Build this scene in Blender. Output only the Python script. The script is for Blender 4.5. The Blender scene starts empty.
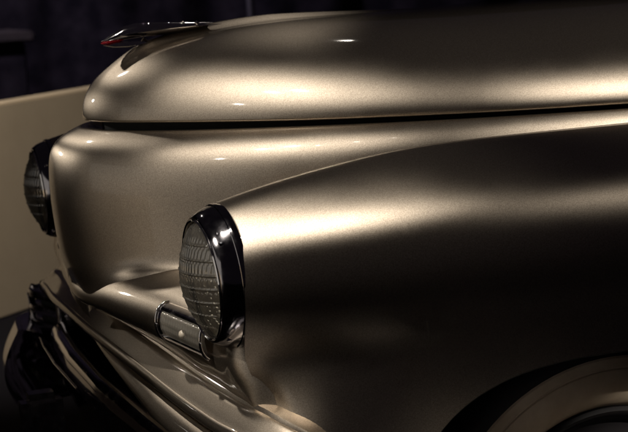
import bpy, bmesh, math, random
import numpy as np
from mathutils import Vector, Matrix

random.seed(4); np.random.seed(4)
R = math.radians
sc = bpy.context.scene
COL = sc.collection

# ------------------------------------------------------------------ camera
def make_camera():
    yaw, pitch, roll = 0.31695429, 0.13848444, R(4)
    f = Vector((math.sin(yaw)*math.cos(pitch), math.cos(yaw)*math.cos(pitch), -math.sin(pitch)))
    r = Vector((math.cos(yaw), -math.sin(yaw), 0)); u = r.cross(f)
    r2 = r*math.cos(roll) - u*math.sin(roll); u2 = r*math.sin(roll) + u*math.cos(roll)
    cam = bpy.data.cameras.new('camera'); o = bpy.data.objects.new('camera', cam); COL.objects.link(o)
    m = Matrix.Identity(4)
    for i in range(3):
        m[i][0] = r2[i]; m[i][1] = u2[i]; m[i][2] = -f[i]
    m.translation = Vector((-0.65544038, -3.15576856, 1.27809281))
    o.matrix_world = m
    cam.sensor_width = 36; cam.lens = 1820/628*36; cam.clip_start = .05; cam.clip_end = 100
    cam.dof.use_dof = True; cam.dof.focus_distance = 2.75; cam.dof.aperture_fstop = 10
    sc.camera = o
make_camera()

# ------------------------------------------------------------------ world, lamps, exposure
w = bpy.data.worlds.new('World'); sc.world = w; w.use_nodes = True
w.node_tree.nodes['Background'].inputs[0].default_value = (.55, .43, .58, 1)
w.node_tree.nodes['Background'].inputs[1].default_value = 0.013
sc.view_settings.view_transform = 'Standard'; sc.view_settings.look = 'None'
sc.view_settings.exposure = 0; sc.view_settings.gamma = 1

WARM = (1, .92, .81)
def spot(name, loc, target, power, size=60, blend=.8, radius=.03, color=WARM):
    l = bpy.data.lights.new(name, 'SPOT'); l.energy = power; l.color = color
    l.spot_size = R(size); l.spot_blend = blend; l.shadow_soft_size = radius
    o = bpy.data.objects.new(name, l); COL.objects.link(o); o.location = loc
    o.rotation_euler = (Vector(target)-Vector(loc)).to_track_quat('-Z', 'Y').to_euler()
    return o
# track spots of the gallery ceiling
LAMPS = [((-.62, -1.05, 3.2), (.04, -.82, .9), 54, 24), ((-.32, -1.08, 3.2), (.06, -.82, .9), 56, 24), ((-.02, -1.05, 3.2), (.08, -.82, .9), 54, 24),
         ((1.95, -1.9, 3.2), (.92, -.8, .9), 30, 30),
         ((-1.05, -.80, 3.2), (.16, -.3, 1.05), 58, 22), ((-.72, -.84, 3.2), (.18, -.3, 1.05), 58, 22),
         ((1.55, -1.8, 3.2), (.74, -.42, 1.08), 95, 16), ((1.85, -1.85, 3.2), (.74, -.42, 1.08), 95, 16)]
for a, b, p, cone in LAMPS:
    spot('track_spot', a, b, p, cone, 1, .016)
spot('narrow_spot', (-.8, 2.6, 3.0), (.03, -.33, .84), 60, 9, 1, .05)
spot('narrow_spot', (1.1, 1.8, 3.2), (.30, 0, 1.18), 15, 9, 1, .04)
spot('far_spot', (-2.2, 3.8, 1.9), (-.085, .03, .93), 260, 4.5, 1, .15)
spot('lens_fill', (-1.7, -1.0, 2.9), (-.03, -.60, .785), 200, 9.5, .7, .02)  # added fill that brightens the headlight and parking lamp glass
spot('nose_spot', (-2.5, -1.4, 3.2), (.06, -.16, 1.03), 55, 15, 1, .016)
spot('drape_fill', (-1, 5.5, 4), (1.5, 9.2, .9), 420, 80, 1, .1, (.9, .78, 1))  # added purple fill so the dark backdrop shows
spot('wall_spot', (-.5, 1.9, 3.3), (.35, 3.9, .35), 540, 62)
spot('wall_spot', (-3.1, -2.4, 3.3), (-4.6, -1.1, .4), 800, 80)
spot('wheel_fill', (.9, -4.5, 3.2), (.70, -.75, .25), 1800, 7.5, .3)  # narrow fills added to lift the tyre without lighting the fender
spot('wheel_fill', (.9, -4.6, 1.3), (.70, -.75, .22), 40, 6, .25)
def soft_fill(loc, target, power, sx, sy):
    l = bpy.data.lights.new('soft_fill', 'AREA'); l.energy = power; l.color = WARM; l.shape = 'RECTANGLE'; l.size = sx; l.size_y = sy
    o = bpy.data.objects.new('soft_fill', l); COL.objects.link(o); o.location = loc
    o.rotation_euler = (Vector(target)-Vector(loc)).to_track_quat('-Z', 'Y').to_euler()
soft_fill((-4.2, -.9, 1.5), (.05, -.25, .9), 15, 4.6, 2.6)  # large unseen fill added to brighten the nose panel
# ------------------------------------------------------------------ materials
def mat(name, base, rough=.5, metal=0, coat=0, coat_rough=.03, spec=.5):
    m = bpy.data.materials.new(name); m.use_nodes = True
    b = m.node_tree.nodes['Principled BSDF']
    b.inputs['Base Color'].default_value = (*base, 1); b.inputs['Roughness'].default_value = rough
    b.inputs['Metallic'].default_value = metal; b.inputs['Coat Weight'].default_value = coat
    b.inputs['Coat Roughness'].default_value = coat_rough; b.inputs['Specular IOR Level'].default_value = spec
    return m, m.node_tree, b
def noise(nt, scale, detail=3, rough=.5, vec=None):
    tc = nt.nodes.new('ShaderNodeTexCoord'); n = nt.nodes.new('ShaderNodeTexNoise')
    n.inputs['Scale'].default_value = scale; n.inputs['Detail'].default_value = detail
    n.inputs['Roughness'].default_value = rough
    nt.links.new(tc.outputs['Object'], n.inputs['Vector'])
    return n
def ramp(nt, src, p0, c0, p1, c1):
    r = nt.nodes.new('ShaderNodeValToRGB'); e = r.color_ramp.elements
    e[0].position = p0; e[0].color = (*c0, 1); e[1].position = p1; e[1].color = (*c1, 1)
    nt.links.new(src, r.inputs[0]); return r
def bump(nt, b, src, strength, dist=.001):
    n = nt.nodes.new('ShaderNodeBump'); n.inputs['Strength'].default_value = strength
    n.inputs['Distance'].default_value = dist
    nt.links.new(src, n.inputs['Height']); nt.links.new(n.outputs[0], b.inputs['Normal'])

PAINT, nt, b = mat('gold_metallic_paint', (.36, .31, .25), .36)
nt.nodes.remove(b); mo = nt.nodes['Material Output']
n = noise(nt, 620, 2); r = ramp(nt, n.outputs['Fac'], .3, (.315, .270, .218), .7, (.515, .443, .362))
bp = nt.nodes.new('ShaderNodeBump'); bp.inputs['Strength'].default_value = .10; bp.inputs['Distance'].default_value = .0006
nt.links.new(n.outputs['Fac'], bp.inputs['Height'])
n2 = noise(nt, 9, 4); r2 = ramp(nt, n2.outputs['Fac'], .3, (.435,)*3, .7, (.47,)*3)
fl_ = nt.nodes.new('ShaderNodeBsdfGlossy'); fl_.distribution = 'BECKMANN'        # aluminium flake layer
nt.links.new(r.outputs[0], fl_.inputs['Color']); nt.links.new(r2.outputs[0], fl_.inputs['Roughness']); nt.links.new(bp.outputs[0], fl_.inputs['Normal'])
df = nt.nodes.new('ShaderNodeBsdfDiffuse'); nt.links.new(r.outputs[0], df.inputs['Color'])
m1 = nt.nodes.new('ShaderNodeMixShader'); m1.inputs[0].default_value = .06
nt.links.new(fl_.outputs[0], m1.inputs[1]); nt.links.new(df.outputs[0], m1.inputs[2])
ct = nt.nodes.new('ShaderNodeBsdfGlossy'); ct.inputs['Roughness'].default_value = .06; ct.inputs['Color'].default_value = (1, 1, 1, 1)
fr = nt.nodes.new('ShaderNodeFresnel'); fr.inputs[0].default_value = 1.33
m2 = nt.nodes.new('ShaderNodeMixShader')
nt.links.new(fr.outputs[0], m2.inputs[0]); nt.links.new(m1.outputs[0], m2.inputs[1]); nt.links.new(ct.outputs[0], m2.inputs[2])
nt.links.new(m2.outputs[0], mo.inputs['Surface'])
CHROME, nt, b = mat('chrome_plate', (.78, .76, .76), .07, 1)
n = noise(nt, 40, 4); r = ramp(nt, n.outputs['Fac'], .35, (.05,)*3, .75, (.16,)*3)
nt.links.new(r.outputs[0], b.inputs['Roughness'])
DARKCHROME, nt, b = mat('dark_chrome', (.42, .4, .42), .2, 1)  # darker, rougher chrome than the main plate
n = noise(nt, 60, 4); r = ramp(nt, n.outputs['Fac'], .35, (.14,)*3, .75, (.3,)*3)
nt.links.new(r.outputs[0], b.inputs['Roughness'])
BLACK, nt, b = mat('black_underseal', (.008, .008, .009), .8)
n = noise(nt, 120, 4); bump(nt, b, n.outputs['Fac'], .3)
RUBBER, nt, b = mat('black_rubber', (.015, .015, .016), .65)
n = noise(nt, 200, 3); bump(nt, b, n.outputs['Fac'], .2)
WHITEWALL, nt, b = mat('aged_whitewall_rubber', (.62, .53, .40), .6)
n = noise(nt, 25, 5, .6); r = ramp(nt, n.outputs['Fac'], .3, (.62, .50, .36), .7, (.76, .64, .49))
nt.links.new(r.outputs[0], b.inputs['Base Color'])
RIMM, nt, b = mat('black_enamel_rim', (.012, .011, .012), .4, spec=.2)
def pressed_glass(name, milk):
    m, nt, b = mat(name, (.95, .95, .92), .02)
    nt.nodes.remove(b); mo = nt.nodes['Material Output']
    tr = nt.nodes.new('ShaderNodeBsdfTransparent'); tr.inputs[0].default_value = (.86, .85, .81, 1)
    gl = nt.nodes.new('ShaderNodeBsdfGlossy'); gl.inputs['Roughness'].default_value = .11
    fr = nt.nodes.new('ShaderNodeFresnel'); fr.inputs[0].default_value = 2.6
    mx = nt.nodes.new('ShaderNodeMixShader')
    tl = nt.nodes.new('ShaderNodeBsdfTranslucent'); tl.inputs[0].default_value = (.85, .8, .72, 1)
    df2 = nt.nodes.new('ShaderNodeBsdfDiffuse'); df2.inputs[0].default_value = (.8, .76, .68, 1)
    ad = nt.nodes.new('ShaderNodeMixShader'); ad.inputs[0].default_value = .5
    m0 = nt.nodes.new('ShaderNodeMixShader'); m0.inputs[0].default_value = milk
    nt.links.new(tl.outputs[0], ad.inputs[1]); nt.links.new(df2.outputs[0], ad.inputs[2])
    nt.links.new(tr.outputs[0], m0.inputs[1]); nt.links.new(ad.outputs[0], m0.inputs[2])
    nt.links.new(fr.outputs[0], mx.inputs[0]); nt.links.new(m0.outputs[0], mx.inputs[1]); nt.links.new(gl.outputs[0], mx.inputs[2])
    nt.links.new(mx.outputs[0], mo.inputs['Surface'])
    return m
BEZEL, nt, b = mat('dimmed_chrome', (.34, .33, .35), .08, 1)  # chrome with its base colour darkened to dim the reflections
n = noise(nt, 50, 4); r = ramp(nt, n.outputs['Fac'], .35, (.06,)*3, .75, (.17,)*3); nt.links.new(r.outputs[0], b.inputs['Roughness'])
GLASS = pressed_glass('clear_pressed_glass', .09)
FROST = pressed_glass('ribbed_lamp_glass', .24)
REFLECTOR, nt, b = mat('silvered_reflector', (.88, .83, .75), .35, .15)
BULB, nt, b = mat('frosted_bulb', (.42, .37, .30), .35)
RED, nt, b = mat('red_plastic_inlay', (.35, .012, .02), .12)
WALLM, nt, b = mat('beige_painted_board', (.45, .36, .25), .85)
n = noise(nt, 3, 6, .6); r = ramp(nt, n.outputs['Fac'], .3, (.41, .325, .225), .72, (.48, .385, .27))
nt.links.new(r.outputs[0], b.inputs['Base Color'])
n2 = noise(nt, 300, 3); bump(nt, b, n2.outputs['Fac'], .15)
FLOORM, nt, b = mat('dark_carpet', (.02, .017, .026), .95, spec=.1)
n = noise(nt, 260, 4); r = ramp(nt, n.outputs['Fac'], .3, (.002, .0017, .0029), .7, (.006, .005, .0075))
nt.links.new(r.outputs[0], b.inputs['Base Color']); bump(nt, b, n.outputs['Fac'], .8, .004)
DRAPE, nt, b = mat('black_drape', (.02, .018, .024), .95, spec=.1)
n = noise(nt, 6, 5); r = ramp(nt, n.outputs['Fac'], .35, (.010, .009, .013), .75, (.035, .03, .038))
nt.links.new(r.outputs[0], b.inputs['Base Color'])
DIMTOP, nt, b = mat('dim_taupe_board', (.10, .08, .075), .8)
n = noise(nt, 8, 5); r = ramp(nt, n.outputs['Fac'], .35, (.03, .024, .023), .7, (.065, .052, .048)); nt.links.new(r.outputs[0], b.inputs['Base Color'])
POSTM, nt, b = mat('dull_steel', (.2, .19, .22), .5, .6)

# ------------------------------------------------------------------ geometry helpers
def link(name, verts, faces, m, parent=None, smooth=True, sharp=None):
    me = bpy.data.meshes.new(name); me.from_pydata([tuple(map(float, v)) for v in verts], [], faces)
    bm = bmesh.new(); bm.from_mesh(me); bmesh.ops.remove_doubles(bm, verts=bm.verts, dist=1e-6)
    bmesh.ops.recalc_face_normals(bm, faces=bm.faces)
    bm.to_mesh(me); bm.free()
    if smooth:
        me.polygons.foreach_set('use_smooth', [True]*len(me.polygons))
        if sharp: me.set_sharp_from_angle(angle=R(sharp))
    if name == 'lens' and sum(f.normal.x*f.area for f in me.polygons) > 0: me.flip_normals()   # glass faces forwards
    me.materials.append(m)
    o = bpy.data.objects.new(name, me); COL.objects.link(o)
    if parent: o.parent = parent
    return o
def empty(name, loc=(0, 0, 0), parent=None):
    o = bpy.data.objects.new(name, None); COL.objects.link(o); o.location = loc; o.empty_display_size = .1
    if parent: o.parent = parent
    return o
def tag(o, label=None, cat=None, group=None, kind=None):
    for k, v in (('label', label), ('category', cat), ('group', group), ('kind', kind)):
        if v: o[k] = v
    return o
def grid(P, wu=False, wv=False):
    nu, nv = P.shape[:2]; V = P.reshape(-1, 3); F = []
    for i in range(nu if wu else nu-1):
        for j in range(nv if wv else nv-1):
            a = i*nv+j; b_ = i*nv+(j+1) % nv; c = ((i+1) % nu)*nv+(j+1) % nv; d = ((i+1) % nu)*nv+j
            F.append((a, b_, c, d))
    return V, F
def cspline(t, y, q):
    """natural cubic spline through (t,y); y may be nd"""
    t = np.asarray(t, float); y = np.asarray(y, float); n = len(t); h = np.diff(t)
    A = np.eye(n); rhs = np.zeros_like(y)
    for i in range(1, n-1):
        A[i, i-1] = h[i-1]; A[i, i] = 2*(h[i-1]+h[i]); A[i, i+1] = h[i]
        rhs[i] = 6*((y[i+1]-y[i])/h[i] - (y[i]-y[i-1])/h[i-1])
    M = np.linalg.solve(A, rhs.reshape(n, -1)).reshape(y.shape)
    q = np.asarray(q, float); k = np.clip(np.searchsorted(t, q)-1, 0, n-2)
    sh = (-1,)+(1,)*(y.ndim-1)
    a = ((t[k+1]-q)).reshape(sh); b_ = (q-t[k]).reshape(sh); hk = h[k].reshape(sh)
    return (M[k]*a**3+M[k+1]*b_**3)/(6*hk) + (y[k]/hk-M[k]*hk/6)*a + (y[k+1]/hk-M[k+1]*hk/6)*b_
def bspline(C, q):
    """clamped uniform cubic B-spline, control points C along axis 0, q in 0..1"""
    n = len(C); kn = np.concatenate([[0]*3, np.linspace(0, 1, n-2), [1]*3])
    q = np.clip(np.asarray(q, float), 0, 1-1e-9)
    B = np.zeros((len(q), n+3))
    for i in range(n+3):
        B[:, i] = (q >= kn[i]) & (q < kn[i+1])
    for d in range(1, 4):
        nb = np.zeros_like(B)
        for i in range(n+3-d):
            if kn[i+d] > kn[i]: nb[:, i] += (q-kn[i])/(kn[i+d]-kn[i])*B[:, i]
            if kn[i+d+1] > kn[i+1]: nb[:, i] += (kn[i+d+1]-q)/(kn[i+d+1]-kn[i+1])*B[:, i+1]
        B = nb
    return np.tensordot(B[:, :n], np.asarray(C, float), 1)
def pl(x, xs, ys):
    return cspline(xs, ys, np.atleast_1d(x))
def tube_pts(path, rad, n=10, squash=1.0, caps=True):
    path = np.asarray(path, float); rad = np.broadcast_to(rad, (len(path),))
    T = np.gradient(path, axis=0); T /= np.linalg.norm(T, axis=1)[:, None]
    up = np.array([0, 0, 1.]) if abs(T[0][2]) < .9 else np.array([1., 0, 0])
    rings = []
    for p, t, r_ in zip(path, T, rad):
        a = np.cross(t, up); a /= np.linalg.norm(a); b_ = np.cross(a, t)
        th = np.arange(n)*2*np.pi/n
        rings.append(p + r_*(np.cos(th)[:, None]*a + squash*np.sin(th)[:, None]*b_))
    V, F = grid(np.array(rings), wv=True)
    V = list(V)
    if caps:
        F.append(tuple(range(n))); F.append(tuple(len(V)-n+i for i in range(n)))
    return V, F
def tube(name, path, rad, m, parent, n=10, squash=1.0):
    V, F = tube_pts(path, rad, n, squash); return link(name, V, F, m, parent, sharp=50)
def lathe(name, prof, m, parent, n=64, axis='x', loc=(0, 0, 0), sharp=40, tilt=None):
    """prof: list of (radius, along)"""
    prof = np.array(prof, float); th = np.arange(n)*2*np.pi/n
    P = np.zeros((len(prof), n, 3))
    P[..., 0] = prof[:, 1][:, None]; P[..., 1] = prof[:, 0][:, None]*np.cos(th); P[..., 2] = prof[:, 0][:, None]*np.sin(th)
    if axis == 'y': P = P[..., [1, 0, 2]]
    if tilt is not None: P = P @ np.array(tilt).T
    P += np.array(loc); V, F = grid(P, wv=True)
    return link(name, V, F, m, parent, sharp=sharp)
def box(name, lo, hi, m, parent=None, bevel=.003):
    bm = bmesh.new(); bmesh.ops.create_cube(bm, size=1)
    for v in bm.verts:
        v.co = Vector([lo[i]+(v.co[i]+.5)*(hi[i]-lo[i]) for i in range(3)])
    if bevel: bmesh.ops.bevel(bm, geom=bm.edges[:], offset=bevel, segments=2, affect='EDGES')
    me = bpy.data.meshes.new(name); bm.to_mesh(me); bm.free(); me.materials.append(m)
    o = bpy.data.objects.new(name, me); COL.objects.link(o)
    if parent: o.parent = parent
    return o

# ------------------------------------------------------------------ room
fl = box('floor', (-8, -8, -.05), (10, 12, 0), FLOORM, None, 0); tag(fl, kind='structure')
def slab(name, p0, p1, thick, z0, z1, m, bevel=.006):
    """upright panel between two plan points"""
    a, c = Vector((*p0, 0)), Vector((*p1, 0)); d = c-a; L = d.length
    o = box(name, (0, 0, 0), (L, thick, z1-z0), m, None, bevel)
    o.location = (*p0, z0); o.rotation_euler = (0, 0, math.atan2(d.y, d.x)); return o
pw = slab('partition_wall', (-7.2, -3.73), (4.2, 7.67), .12, 0, .82, WALLM)
tag(pw, 'low beige painted partition wall behind the far side of the car', 'wall')
# black drape with folds far behind
yy = np.linspace(-9, 11, 260); zz = np.linspace(0.003, 4.4, 12)
P = np.zeros((260, 12, 3)); P[..., 0] = yy[:, None]
P[..., 1] = 9.2 + (.10*np.sin(yy*5.1)+.05*np.sin(yy*11.3+1))[:, None]*np.ones(12); P[..., 2] = zz
V, F = grid(P); dr = link('drape', V, F, DRAPE)
tag(dr, 'black folded drape hanging across the dark far end of the room', 'drape')

pole = link('post', *tube_pts([(2.23, 6.5, 0.002), (2.23, 6.5, .9), (2.23, 6.5, 2.2)], .022, 14), POSTM)
tag(pole, 'slim grey upright post standing in the dark behind the hood', 'post')
plinth = empty('plinth', (.4, 7.6, 0)); tag(plinth, 'dim display plinth with a pale top edge beyond the partition wall at the far left', 'plinth')
box('body', (-1.2, -.35, .001), (.70, .4, .94), DRAPE, plinth, .01); box('top', (-1.25, -.4, .942), (.75, .45, 1.0), DIMTOP, plinth, .012)
# ------------------------------------------------------------------ the car
car = empty('car', (.3, 0, 0))
tag(car, 'gold metallic vintage car with chrome ornament and whitewall tyre on dark floor', 'car')
ORG = np.array([.3, 0, 0])
def part(o, parent=None):
    return o
def L(V):                                   # world -> car space
    return np.asarray(V, float) - ORG
def surf(name, P, m, parent, **k):
    V, F = grid(P); o = link(name, L(V), F, m, parent, **k)
    c = Vector(L((.9, 0, .55)))                 # inside of the car: panels face away from it
    if sum(f.normal.dot(f.center-c)*f.area for f in o.data.polygons) < 0: o.data.flip_normals()
    return o

# hood plan (seam) and ridge height
SY = [0, .10, .18, .25, .36, .44, .50, .55, .60, .66, .70]
SX = [-.03, -.007, .044, .111, .249, .391, .539, .741, 1.0, 1.5, 2.0]
def seam_x(y): return np.interp(np.abs(y), SY, SX)
_t = np.linspace(0, 1, 400)
_q = np.sqrt(np.array(SX)+.03)              # smooth half width as function of sqrt(X-X0)
def half_w(X): return np.maximum(cspline(_q, SY, np.sqrt(np.maximum(X+.03, 0))), 0)
RX = np.array([-.03, -.022, .003, .031, .060, .097, .153, .190, .266, .342, .5, .8, 1.2, 2.0])
RZ = np.array([1.035, 1.070, 1.102, 1.121, 1.137, 1.151, 1.163, 1.169, 1.177, 1.180, 1.180, 1.180, 1.185, 1.19])
_rq = np.sqrt(RX+.03)
def ridge_z(X): return cspline(_rq, RZ, np.sqrt(np.maximum(X+.03, 0)))
def seam_z(X): return np.interp(X, [-.03, .05, .25, .75, 2], [1.035, 1.034, 1.029, 1.021, 1.014])

def build_hood():
    us = np.linspace(0, 1, 170); X = -.03 + 1.9*us**2.4
    th = np.linspace(0, math.pi, 141)
    wv, hz, zs = half_w(X), ridge_z(X), seam_z(X)
    rows = []
    for x, w_, h, z0 in zip(X, wv, hz, zs):
        c, s = np.cos(th), np.sin(th)
        y = -w_*np.sign(c)*np.abs(c)**(2/2.5); z = z0+(h-z0)*np.abs(s)**(2/1.62)
        rib = .011/(1+np.exp((np.abs(y)-.030)/.0055))*np.clip((x+.01)/.1, 0, 1)*np.clip((.62-x)/.3, 0, 1)
        ring = np.stack([np.full_like(y, x), y, z+rib], -1)
        # rolled lower lip on both sides
        k = min(1, w_/.05)
        a = [(x+.008*k*0, y[0]+d*k, z0+e) for d, e in ((.05, -.002), (.014, -.0045), (.005, -.004), (.0012, -.0018))]
        b_ = [(x, y[-1]-d*k, z0+e) for d, e in ((.0012, -.0018), (.005, -.004), (.014, -.0045), (.05, -.002))]
        rows.append(np.vstack([a, ring, b_]))
    return surf('hood', np.array(rows), PAINT, car)
build_hood()

# nose: shelf under the hood lip, rounded shoulder, swept side walls (plan points, near half)
NU = [0, .045, .09, .15, .22, .30, .40, .52, .66, .82, 1.0]
N_SEAM = [(-.030, 0), (-.022, .048), (-.007, .10), (.030, .160), (.075, .214), (.130, .268), (.230, .346), (.391, .440), (.580, .510), (.85, .572), (1.25, .632)]
N_FACE = [(-.098, 0), (-.095, .050), (-.081, .108), (-.044, .178), (.004, .243), (.066, .303), (.178, .388), (.355, .482), (.560, .550), (.84, .612), (1.25, .672)]
N_FOOT = [(-.091, 0), (-.088, .048), (-.075, .107), (-.042, .179), (.002, .245), (.062, .307), (.174, .392), (.351, .487), (.556, .555), (.84, .616), (1.25, .676)]
def build_nose():
    st = []
    for (sx, sy), (fx, fy), (bx, by) in zip(N_SEAM, N_FACE, N_FOOT):
        def mix(a, b_, t): return a+(b_-a)*t
        zt = 1.019-.012*min(1, max(0, (sx-.2)/1.0))
        d = np.array([fx-sx, fy-sy]); d = d/np.linalg.norm(d)
        col = [(sx-.03*d[0], sy-.03*d[1], zt-.012), (sx-.004*d[0], sy-.004*d[1], zt+.003)]
        rr = .62+.38*min(1, by/.2)
        for t, z in ((.22, zt-.006*rr), (.55, zt-.019*rr), (.84, zt-.042*rr), (.98, zt-.082*rr)):
            col.append((mix(sx, fx, t), mix(sy, fy, t), z))
        for t, z in ((.05, .90), (.25, .87), (.6, .838), (.9, .815)):
            col.append((mix(fx, bx, t), mix(fy, by, t), z))
        g = min(1, by/.25)
        for fl, zz, dz in ((.002, .805, .018), (.009, .796, .040), (.022, .789, .070), (.026, .765, .085)):
            f = fl*g-(fl*1.5)*(1-g)
            col.append((bx+f*d[0], by+f*d[1], zz-dz*(1-g)))
        st.append(col)
    A = np.array(st); M = A[1:][::-1].copy(); A2 = A.copy(); A2[..., 1] *= -1
    C = np.concatenate([M, A2]); ku = np.array([-k for k in NU[1:]][::-1]+NU)
    q = np.linspace(-1, 1, 360); q = np.sign(q)*np.abs(q)**1.3
    D = cspline(ku, C, q)
    return surf('nose', bspline(np.swapaxes(D, 0, 1), np.linspace(0, 1, 130)), PAINT, car)
build_nose()
# apron below the nose, carrying the parking lamps
AP = [  # Y   front X  top Z  band X band Z
 (0.00, -.072, .768, -.002, .680), (0.10, -.067, .779, -.001, .680), (0.25, -.050, .790, .002, .678), (0.36, -.030, .790, .005, .675),
 (0.45, -.015, .788, .009, .671), (0.51, -.006, .784, .013, .668), (0.555, .003, .782, .017, .666), (0.60, .009, .778, .021, .664),
 (0.66, .014, .775, .026, .661), (0.70, .018, .768, .031, .658)]
CORNER = [  # front point, outward normal, top Z, band Z (near side)
 ((.027, -.726), (-.92, -.39), .755, .655), ((.046, -.742), (-.72, -.69), .735, .645), ((.080, -.768), (-.50, -.87), .70, .627), ((.130, -.795), (-.30, -.95), .65, .587)]
def apron_column(px, py, n, tz, bo, bz):
    h = tz-bz; n = np.array(n)/np.hypot(*n)
    prof = [(.30, tz+.016), (.20, tz+.014), (.12, tz+.012), (.07, tz+.007), (.036, tz-.04*h), (.014, tz-.15*h), (.003, tz-.30*h), (-.001, tz-.45*h),
            (-.001, tz-.60*h), (.25*bo, tz-.75*h), (.65*bo, bz+.10*h), (bo, bz), (bo+.006, bz-.004)]
    return [(px-n[0]*o, py-n[1]*o, z) for o, z in prof]
def build_apron():
    near = [apron_column(lx, -Y, (-1, 0), tz, bx-lx, bz) for Y, lx, tz, bx, bz in AP]
    for (px, py), n, tz, bz in CORNER:
        col = apron_column(px, py, n, tz, .008, bz)
        # the upper lip runs straight back into the fender side
        near.append([(x if k > 4 else px-np.array(n)[0]*(.030+.010*(4-k)), y if k > 4 else py-np.array(n)[1]*(.030+.010*(4-k)), z+(.024*(4-k) if k < 5 else 0)) for k, (x, y, z) in enumerate(col)])
        near[-1] = [(x-n[0]*.024*max(0, (z-bz)/(tz-bz)), y-n[1]*.024*max(0, (z-bz)/(tz-bz)), z) for x, y, z in near[-1]]
    A = np.array(near); M = A[1:][::-1].copy(); M[..., 1] *= -1
    C = np.concatenate([M, A])
    d = np.linalg.norm(np.diff(A[:, 7], axis=0), axis=1); u = np.concatenate([[0], np.cumsum(d)])
    ku = np.concatenate([-u[1:][::-1], u])
    D = cspline(ku, C, np.linspace(-u[-1], u[-1], 320))
    return surf('apron', bspline(np.swapaxes(D, 0, 1), np.linspace(0, 1, 110)), PAINT, car)
build_apron()
# dark channel under the hood lip
def build_channel():
    X = -.03+1.9*np.linspace(0, 1, 120)**2.4; rows = []
    for x, w_ in zip(X, half_w(X)):
        rows.append([(x+.03, -max(w_-.03, 0), 1.034), (x+.03, -max(w_-.03, 0), .99), (x+.03, max(w_-.03, 0), .99), (x+.03, max(w_-.03, 0), 1.034)])
    return surf('hood_channel', np.array(rows), BLACK, car, smooth=False)
build_channel()

# fenders : full-depth sections along X, cut off along the wheel arch
FX = [.020, .035, .07, .13, .21, .30, .42, .60, .85, 1.15, 1.6]
CR = pl(FX, [.02, .07, .146, .224, .303, .465, .68, 1.6], [.947, .959, .974, .986, .995, 1.0, 1.0, .99])
OW = [.766, .772, .786, .808, .832, .850, .864, .876, .884, .89, .89]
def fender_section(x, zc, ow):
    k = min(1, max(0, (x-.02)/.30)); e = 1-k
    pts = [(.556+.02*k, .76), (.550+.02*k, .80), (.551+.02*k, .845), (.562+.02*k, zc-.058), (.592+.012*k, zc-.022), (.628, zc-.004)]
    pts += [(.657, zc+.0015), (.690, zc-.0045)]
    pts += [(.66+(ow-.66)*.62, zc-.030-.010*k), (.66+(ow-.66)*.93, zc-.062-.015*k), (ow+.002, .84+.015*k), (ow-.003, .80)]
    yb = float(np.interp(x, [.02, .035, .07, .13, .21, .30], [.708, .742, .786, .826, .850, ow-.002]))
    zb = float(np.interp(x, [.02, .035, .07, .13, .21, .30], [.656, .656, .638, .590, .47, .36]))
    y1, y2 = ow-.014*e-.003, ow-.030*e-.004
    pts += [(y1, .765), (y2, .732), (.75*y2+.25*yb-.004*e, .732+.30*(zb-.732)), (.4*y2+.6*yb-.006*e, .732+.6*(zb-.732)), (.12*y2+.88*yb-.002*e, .732+.86*(zb-.732)), (yb, zb-.004)]
    return pts
def arch_z(x):
    d = abs(x-.56)/.36
    return .36+.338*(1-d**3)**(1/2.6) if d < 1 else .0
def build_fender(sgn):
    C = np.array([[(x+min(.03, max(0, (.735-z)/2.2))*max(0, 1-(x-.02)/.10), -sgn*y, z) for y, z in fender_section(x, zc, ow)] for x, zc, ow in zip(FX, CR, OW)])
    q = np.concatenate([np.linspace(.020, .195, 70), np.linspace(.1975, .24, 26), np.linspace(.246, .9, 110), np.linspace(.905, .925, 14), np.linspace(.95, 1.55, 24)])
    D = cspline(FX, C, q)
    P = bspline(np.swapaxes(D, 0, 1), np.linspace(0, 1, 400))
    out = np.zeros((150, len(q), 3)); lip = []
    for c, x in enumerate(q):
        col = P[:, c]; za = arch_z(x); n = 399
        if za > .362:
            lo = np.arange(400) > 150; bad = np.where(lo & (col[:, 2] < za))[0]
            if len(bad): n = bad[0]
        t = np.linspace(0, n, 150); a = np.floor(t).astype(int); b_ = np.minimum(a+1, 399); f = (t-a)[:, None]
        out[:, c] = col[a]*(1-f)+col[b_]*f
        if za > .362:
            out[-1, c, 2] = za; lip.append(out[-1, c].copy())
    f = surf('fender', out, PAINT, car)
    lip = np.array(lip); lip[:, 1] += sgn*.003
    tube('arch_lip', L(lip), .0022, BLACK, f, 8)  # lip coloured black so its lit edge line does not show
    return f
build_fender(1); build_fender(-1)

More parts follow.
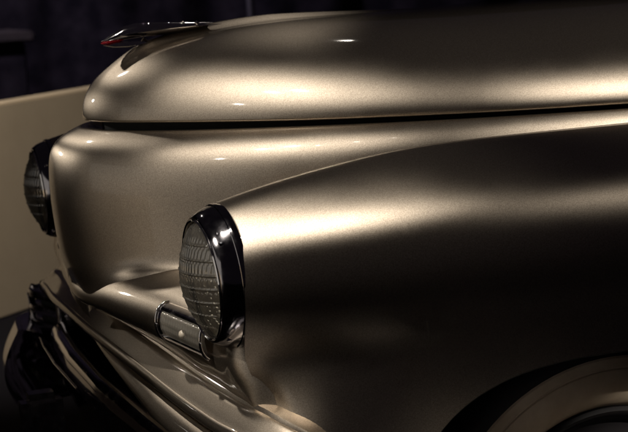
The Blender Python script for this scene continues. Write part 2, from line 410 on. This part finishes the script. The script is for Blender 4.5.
# lower band, pan and gap : swept profiles along the nose plan
BP = np.array([(.30, -.870, -.28), (.20, -.868, -.17), (.13, -.850, -.07), (.085, -.823, -.030), (.058, -.788, -.013), (.041, -.745, -.003), (.030, -.69, 0), (.022, -.62, .003), (.012, -.50, .009), (.004, -.33, .016), (-.003, 0, .020)])
BPm = np.array([(.004, .33, .016), (.012, .50, .009), (.022, .62, .003), (.029, .69, 0), (.034, .75, -.003), (.044, .80, -.010), (.075, .845, -.030), (.13, .87, -.07), (.20, .88, -.16), (.30, .885, -.28)])
BPATH = np.vstack([BP, BPm])
def sweep(name, prof, m, parent, n=220, path=BPATH, sharp=35, fade=None):
    d = np.concatenate([[0], np.cumsum(np.linalg.norm(np.diff(path, axis=0), axis=1))])
    t = np.linspace(0, d[-1], n)
    p = cspline(d, path, t); T = np.gradient(p[:, :2], axis=0); T /= np.linalg.norm(T, axis=1)[:, None]
    N = np.stack([-T[:, 1], T[:, 0]], -1)               # pointing outwards (towards -X at the front)
    rows = []
    for a, nn in zip(p, N):
        k = fade(a[1]) if fade else 1               # the profile may shrink back along the path
        rows.append([(a[0]+nn[0]*o, a[1]+nn[1]*o, z+(a[2] if len(a) > 2 else 0)) for o, z in ((.02+(o-.02)*k, .606+(z-.606)*k) if fade else (o, z) for o, z in prof)])
    return surf(name, np.array(rows), m, parent, sharp=sharp)
sweep('lower_band', [(-.05, .667), (-.006, .6645), (-.001, .663), (.0015, .6595), (.0025, .657), (.005, .6565), (.0075, .658), (.010, .6575), (.016, .653), (.031, .637), (.0355, .633), (.038, .6335), (.041, .632), (.0435, .6275), (.044, .622), (.042, .6165), (.037, .614), (.015, .615)], PAINT, car)
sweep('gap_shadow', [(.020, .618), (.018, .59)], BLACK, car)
sweep('lower_pan', [(.0, .606), (.030, .606), (.038, .604), (.047, .597), (.053, .588), (.055, .580), (.053, .573), (.04, .569), (.0, .565)], PAINT, car, fade=lambda y: min(1, max(.1, (.22-y)/.62)))

# ------------------------------------------------------------------ headlights
def headlight(sy):
    h = empty('headlight', L((.016, sy*.66, .84)), car)
    lean = R(-3); toe = R(1.5)*(-sy)
    h.rotation_euler = (0, lean, toe); h.scale = (1, .89, .89)
    # chrome bezel: rolled outer edge, deep cone, inner rim  (axis -X is forwards)
    lathe('bezel', [(.108, .02), (.1185, .012), (.1195, .006), (.1195, .003), (.1188, .0005), (.1175, -.0002), (.1165, .001), (.1135, -.010), (.1100, -.018), (.1050, -.0255), (.1020, -.028), (.0995, -.028), (.0978, -.026), (.0968, -.020), (.0955, .01)], BEZEL, h, 96)
    # pressed glass lens: dome with raised vertical flutes and horizontal bars
    RL = .0965; nr, na = 104, 400; P = np.zeros((nr, na, 3)); th = np.arange(na)*2*np.pi/na
    rr = np.linspace(0, RL, nr)
    ridge = lambda t, w_: np.maximum(0, 1-(np.abs((t+.5) % 1-.5)/w_)**2)
    for i, r_ in enumerate(rr):
        y, z = r_*np.cos(th), r_*np.sin(th)
        dome = -.022-.033*max(0., 1-(r_/RL)**2)**.9
        fade = np.clip((.0925-r_)/.004, 0, 1)
        rows = .0016*ridge((z+.004)/.0225, .085)+.0007*((z+.1)/.0225 % 1)
        fl_ = .0013*ridge((y+.0021*np.floor((z+.1)/.0225))/.0088, .30)
        P[i, :, 0] = dome-(rows+fl_)*fade; P[i, :, 1] = y; P[i, :, 2] = z
    V, F = grid(P, wv=True)
    link('lens', V, F, GLASS, h, sharp=60)
    # reflector bowl and bulb behind the glass
    lathe('reflector', [(.0955, -.018)]+[(.0955*math.sqrt(t), .052*(1-t)-.014) for t in np.linspace(.98, .0001, 24)], REFLECTOR, h, 64)
    lathe('bulb', [(.0005, -.010), (.008, -.008), (.0125, .0), (.0125, .014), (.008, .024), (.007, .042)], BULB, h, 24)
    lathe('retaining_ring', [(.0990, -.0265), (.0995, -.029), (.0980, -.0305), (.0957, -.029), (.0953, -.025)], CHROME, h, 96)
    # small fixing screws on the bezel
    for k in range(2):
        a = R((38, -55)[k]); 
        lathe('screw', [(.0001, -.0275), (.0022, -.027), (.003, -.0255), (.003, -.02)], CHROME, h, 12, loc=(.008, -.1105*math.cos(a), .1105*math.sin(a)))
    return h
headlight(-1); headlight(1)

# ------------------------------------------------------------------ parking lamps
def rrect(w, h, r, n=8):
    pts = []
    for cx, cy, a0 in ((w-r, h-r, 0), (-w+r, h-r, 90), (-w+r, -h+r, 180), (w-r, -h+r, 270)):
        for i in range(n+1):
            a = R(a0+90*i/n); pts.append((cx+r*math.cos(a), cy+r*math.sin(a)))
    return pts
def parking_lamp(sy):
    h = empty('parking_lamp', L((-.012 if sy < 0 else .0, sy*(.515 if sy < 0 else .46), .738)), car)
    h.rotation_euler = (0, 0, -R(6)*sy)
    def arc(r0, a0, a1, n=14):                       # half round section, axis along Y, angle from straight up
        return [(-r0*.72*math.sin(a)*(1.12-.12*math.sin(a))+.014, r0*math.cos(a)) for a in np.linspace(R(a0), R(a1), n)]
    def shell(name, prof, y0, y1, m, closed=False):
        P = np.array([[(x, y, z) for x, z in prof] for y in (y0, y1)]); V, F = grid(P)
        V = list(V); n = len(prof)
        if closed: F += [tuple(range(n)), tuple(range(2*n-1, n-1, -1)), (0, n, 2*n-1, n-1)]
        return link(name, V, F, m, h, sharp=35)
    # chrome cap over the top, sill under the glass, end plates with a bright rolled rim
    outer, inner = arc(.030, -12, 44), arc(.0275, 44, -12)
    shell('frame', outer+inner, -.095, .095, CHROME, True)
    sill = arc(.030, 130, 155, 6)+arc(.0265, 155, 130, 6); shell('sill', sill, -.095, .095, CHROME, True)
    for e in (-1, 1):
        pts = [(x, e*.0955, z) for x, z in arc(.0305, -25, 155, 30)]
        tube('end_rim', pts, .0024, CHROME, h, 8)
        P = [(x, e*.094, z) for x, z in arc(.0295, -12, 150, 24)]
        q = [(x, e*.085, z) for x, z in arc(.0265, -12, 150, 24)]
        V, F = grid(np.array([P, q])); link('end_plate', V, F, CHROME, h)
    shell('housing', [(.004, .024), (.000, 0), (.004, -.024)], -.094, .094, REFLECTOR)
    # ribbed pressed lens
    ny, na = 150, 20; ys = np.linspace(-.085, .085, ny); an = np.linspace(R(42), R(132), na)
    rr = .0275-.0017*(np.abs((ys/.0105) % 1-.5)*2)[:, None]-.0008*(np.floor((an-an[0])/R(15)) % 2)[None]
    P = np.stack([-rr*.72*(np.sin(an)*(1.12-.12*np.sin(an)))[None]+.014, np.repeat(ys[:, None], na, 1), rr*np.cos(an)[None]], -1)
    V, F = grid(P); link('lens', V, F, FROST, h, sharp=30)
    th = np.linspace(-math.pi/2, math.pi/2, 12)
    lathe('bulb', [(.007*math.cos(t)+.0001, .007*math.sin(t)) for t in th], BULB, h, 20, loc=(-.003, .012*sy, -.002))
    return h
parking_lamp(-1); parking_lamp(1)

# ------------------------------------------------------------------ grille bar, louvres, bumper
def bar_path(y): return np.interp(np.abs(y), [0, .3, .5, .60, .66, .70], [-.072, -.064, -.050, -.038, -.024, -.005])
def build_grille_bar():
    ys = np.concatenate([np.linspace(-.69, -.58, 24), np.linspace(-.56, .56, 60), np.linspace(.58, .69, 24)])
    rows = []
    for y in ys:
        e = max(0, (abs(y)-.58)/.11); k = math.sqrt(max(0, 1-e**2.6)); x0 = bar_path(y)
        top, bot = .566, .36; mid, hh = (top+bot)/2-.006*e, (top-bot)/2*k+.002
        sec = []
        for a in np.linspace(R(88), R(-100), 26):
            c, s = math.cos(a), math.sin(a)
            sec.append((x0+.055-.070*np.sign(c)*abs(c)**.75*(.35+.65*k)+.085*(1-s)*.5*k, y, mid+hh*np.sign(s)*abs(s)**.8))
        rows.append(sec)
    g = surf('grille_bar', np.array(rows), CHROME, car)
    # thin raised bead added to draw the bright reflection line on the bar
    pts = []
    for t in np.linspace(0, 1, 40):
        y = .05+.53*t; pts.append((bar_path(y)-.008, y, .545-.006*t))
    for a in np.linspace(R(90), R(-25), 24)[1:]:
        y = .58+.075*math.cos(a); pts.append((bar_path(y)-.010+.022*(1-math.sin(a)), y, .495+.044*math.sin(a)))
    tube('bead', L(pts), .0024, CHROME, g, 8)
    return g
build_grille_bar()
# louvre bars stacked each side of the grille
for sy in (1, -1):
    gp = np.array([(.050, .56), (.016, .66), (-.012, .74), (-.024, .80), (-.018, .835), (.02, .87), (.09, .89)]) if sy > 0 else np.array([(.050, sy*.56), (.020, sy*.66), (-.004, sy*.74), (-.010, sy*.81), (.012, sy*.87), (.06, sy*.90), (.14, sy*.915)])
    if sy < 0: gp = gp[::1]
    else: gp = gp[::-1]
    for k in range(6):
        z = .601-.033*k
        sweep('louvre', [(-.02, z+.006), (-.004, z+.009), (.003, z+.006), (.006, z), (.004, z-.008), (-.002, z-.0115), (-.02, z-.009)], DARKCHROME, car, n=70, path=gp[::-1] if sy < 0 else gp[::-1])
    tube('louvre_frame', L([(-.012, sy*.822, .612), (-.020, sy*.826, .595), (-.024, sy*.826, .52), (-.018, sy*.82, .45)]), .010, DARKCHROME, car, 14)
    sweep('louvre_backing', [(-.022, .62), (-.022, .40)], BLACK, car, n=50, path=gp[::-1])
    tube('louvre_post', L([(.012, sy*.655, .612), (.012, sy*.655, .42)]), .011, DARKCHROME, car, 10)
# cavity behind the louvres
sweep('grille_cavity', [(-.06, .61), (-.10, .60), (-.10, .30), (-.02, .28)], BLACK, car)

BUP = np.array([(.50, -.995), (.34, -.995), (.16, -.97), (.06, -.925), (-.02, -.885), (-.058, -.82), (-.070, -.75), (-.078, -.68)])
BUPm = BUP[::-1].copy(); BUPm[:, 1] *= -1
prof = [(-.05, .53), (-.008, .545), (.002, .544)]+[(.002+.042*math.sin(math.pi*t)-.012*t, .542-.20*t) for t in np.linspace(.02, 1, 26)]+[(-.025, .338), (-.06, .345)]
bumper = sweep('bumper_wing', prof, CHROME, car, n=90, path=BUP)
sweep('bumper_wing', prof, CHROME, car, n=90, path=BUPm)

def guard(y):
    g = box('bumper_guard', L((-.155, y-.034, .22)), L((-.075, y+.034, .505)), DARKCHROME, car, .016); g.data.polygons.foreach_set('use_smooth', [True]*len(g.data.polygons)); g.data.set_sharp_from_angle(angle=R(50))
guard(.24); guard(-.24)

# ------------------------------------------------------------------ hood ornament
orn = empty('hood_ornament', L((.09, 0, 1.15)), car)
def OL(V): return np.asarray(V, float)-np.array([.09, 0, 1.15])
def loft_body(name, st, m, n=20):
    rows = []
    for x, z, ry, rz in st:
        a = np.arange(n)*2*np.pi/n
        rows.append(np.stack([np.full(n, x), ry*np.cos(a), z+rz*np.sin(a)], -1))
    V, F = grid(np.array(rows), wv=True)
    return link(name, OL(V), F, m, orn)
loft_body('body', [(.010, 1.1655, .0005, .0005), (.018, 1.1665, .005, .003), (.032, 1.171, .010, .007), (.050, 1.177, .014, .0115), (.075, 1.180, .016, .013), (.11, 1.181, .015, .011), (.15, 1.181, .012, .008), (.19, 1.181, .008, .005), (.225, 1.1815, .001, .001)], CHROME)
for x_, r_ in ((.088, .0045), (.098, .005), (.134, .004), (.158, .0045), (.184, .004)):
    th = np.linspace(-math.pi/2, math.pi/2, 9)
    lathe('stud', [(r_*math.cos(t)+1e-5, r_*math.sin(t)) for t in th], CHROME, orn, 14, loc=OL([(x_, -.006, 1.1890-.045*(x_-.088))])[0])
def wing(name, sgn, st, m):
    rows = []
    for x0, x1, y, z, th in st:
        xs = x0+(x1-x0)*np.array([0, .2, .5, .8, 1, .8, .5, .2]); zz_ = z+th*np.array([0, .8, 1, .6, 0, -.6, -1, -.8])
        rows.append(np.stack([xs, np.full(8, sgn*y), zz_], -1))
    V, F = grid(np.array(rows), wv=True); V = list(V); F.append(tuple(range(len(V)-8, len(V))))
    return link(name, OL(V), F, m, orn, sharp=40)
for s in (-1, 1):
    wing('wing', s, [(.03, .17, .004, 1.172, .004), (.05, .19, .02, 1.174, .0035), (.08, .20, .032, 1.177, .0025), (.13, .215, .042, 1.180, .0015), (.17, .22, .046, 1.181, .0008)], CHROME)
wing('lower_blade', -1, [(.016, .095, -.014, 1.158, .004), (.013, .1, 0, 1.158, .006), (.016, .095, .014, 1.158, .004)], CHROME)
loft_body('inlay', [(.0095, 1.162, .0006, .0006), (.013, 1.162, .0045, .0022), (.022, 1.1635, .0065, .003), (.040, 1.165, .007, .003), (.05, 1.1655, .002, .001)], RED, 14)
V, F = tube_pts([(.022, 0, 1.112), (.045, 0, 1.128), (.075, 0, 1.146), (.092, 0, 1.160)], [.003, .005, .007, .009], 12)
link('spear', OL(V), F, CHROME, orn)
loft_body('foot', [(.06, 1.140, .001, .001), (.075, 1.149, .008, .004), (.11, 1.160, .012, .005), (.15, 1.167, .010, .005), (.2, 1.174, .004, .003), (.22, 1.177, .001, .001)], CHROME)

# ------------------------------------------------------------------ wheel
wheel = empty('wheel', L((.595, -.73, .352)), car)
lathe('tyre', [(.235, .10), (.30, .095), (.325, .085), (.338, .06), (.338, -.02), (.336, -.035), (.329, -.046), (.318, -.053), (.306, -.056)], RUBBER, wheel, 96, 'y', loc=(0, .05, 0))
lathe('whitewall', [(.306, -.056), (.303, -.058), (.290, -.0595), (.2885, -.0575), (.287, -.0575), (.2855, -.0598), (.275, -.061), (.262, -.060), (.248, -.055), (.236, -.046), (.226, -.034), (.222, -.026)], WHITEWALL, wheel, 96, 'y', loc=(0, .05, 0), sharp=25)
lathe('rim', [(.224, -.022), (.222, -.034), (.216, -.037), (.210, -.033), (.204, -.015), (.19, -.005), (.17, -.002), (.165, -.0)], RIMM, wheel, 96, 'y', loc=(0, .05, 0))
lathe('hubcap', [(.172, .0), (.170, -.012), (.160, -.022), (.13, -.034), (.09, -.042), (.04, -.046), (.0005, -.047)], RIMM, wheel, 64, 'y', loc=(0, .05, 0))
# dark wheel well
P = []
for a in np.linspace(0, math.pi, 40):
    P.append([(.60+.43*math.cos(a), y, .36+.375*math.sin(a)) for y in (-.80, -.6, -.35)])
surf('wheel_well', np.array(P), BLACK, car)
P = [[(x, -.35, z) for z in (.02, .74)] for x in (.15, 1.2)]
surf('inner_panel', np.array(P), BLACK, car)
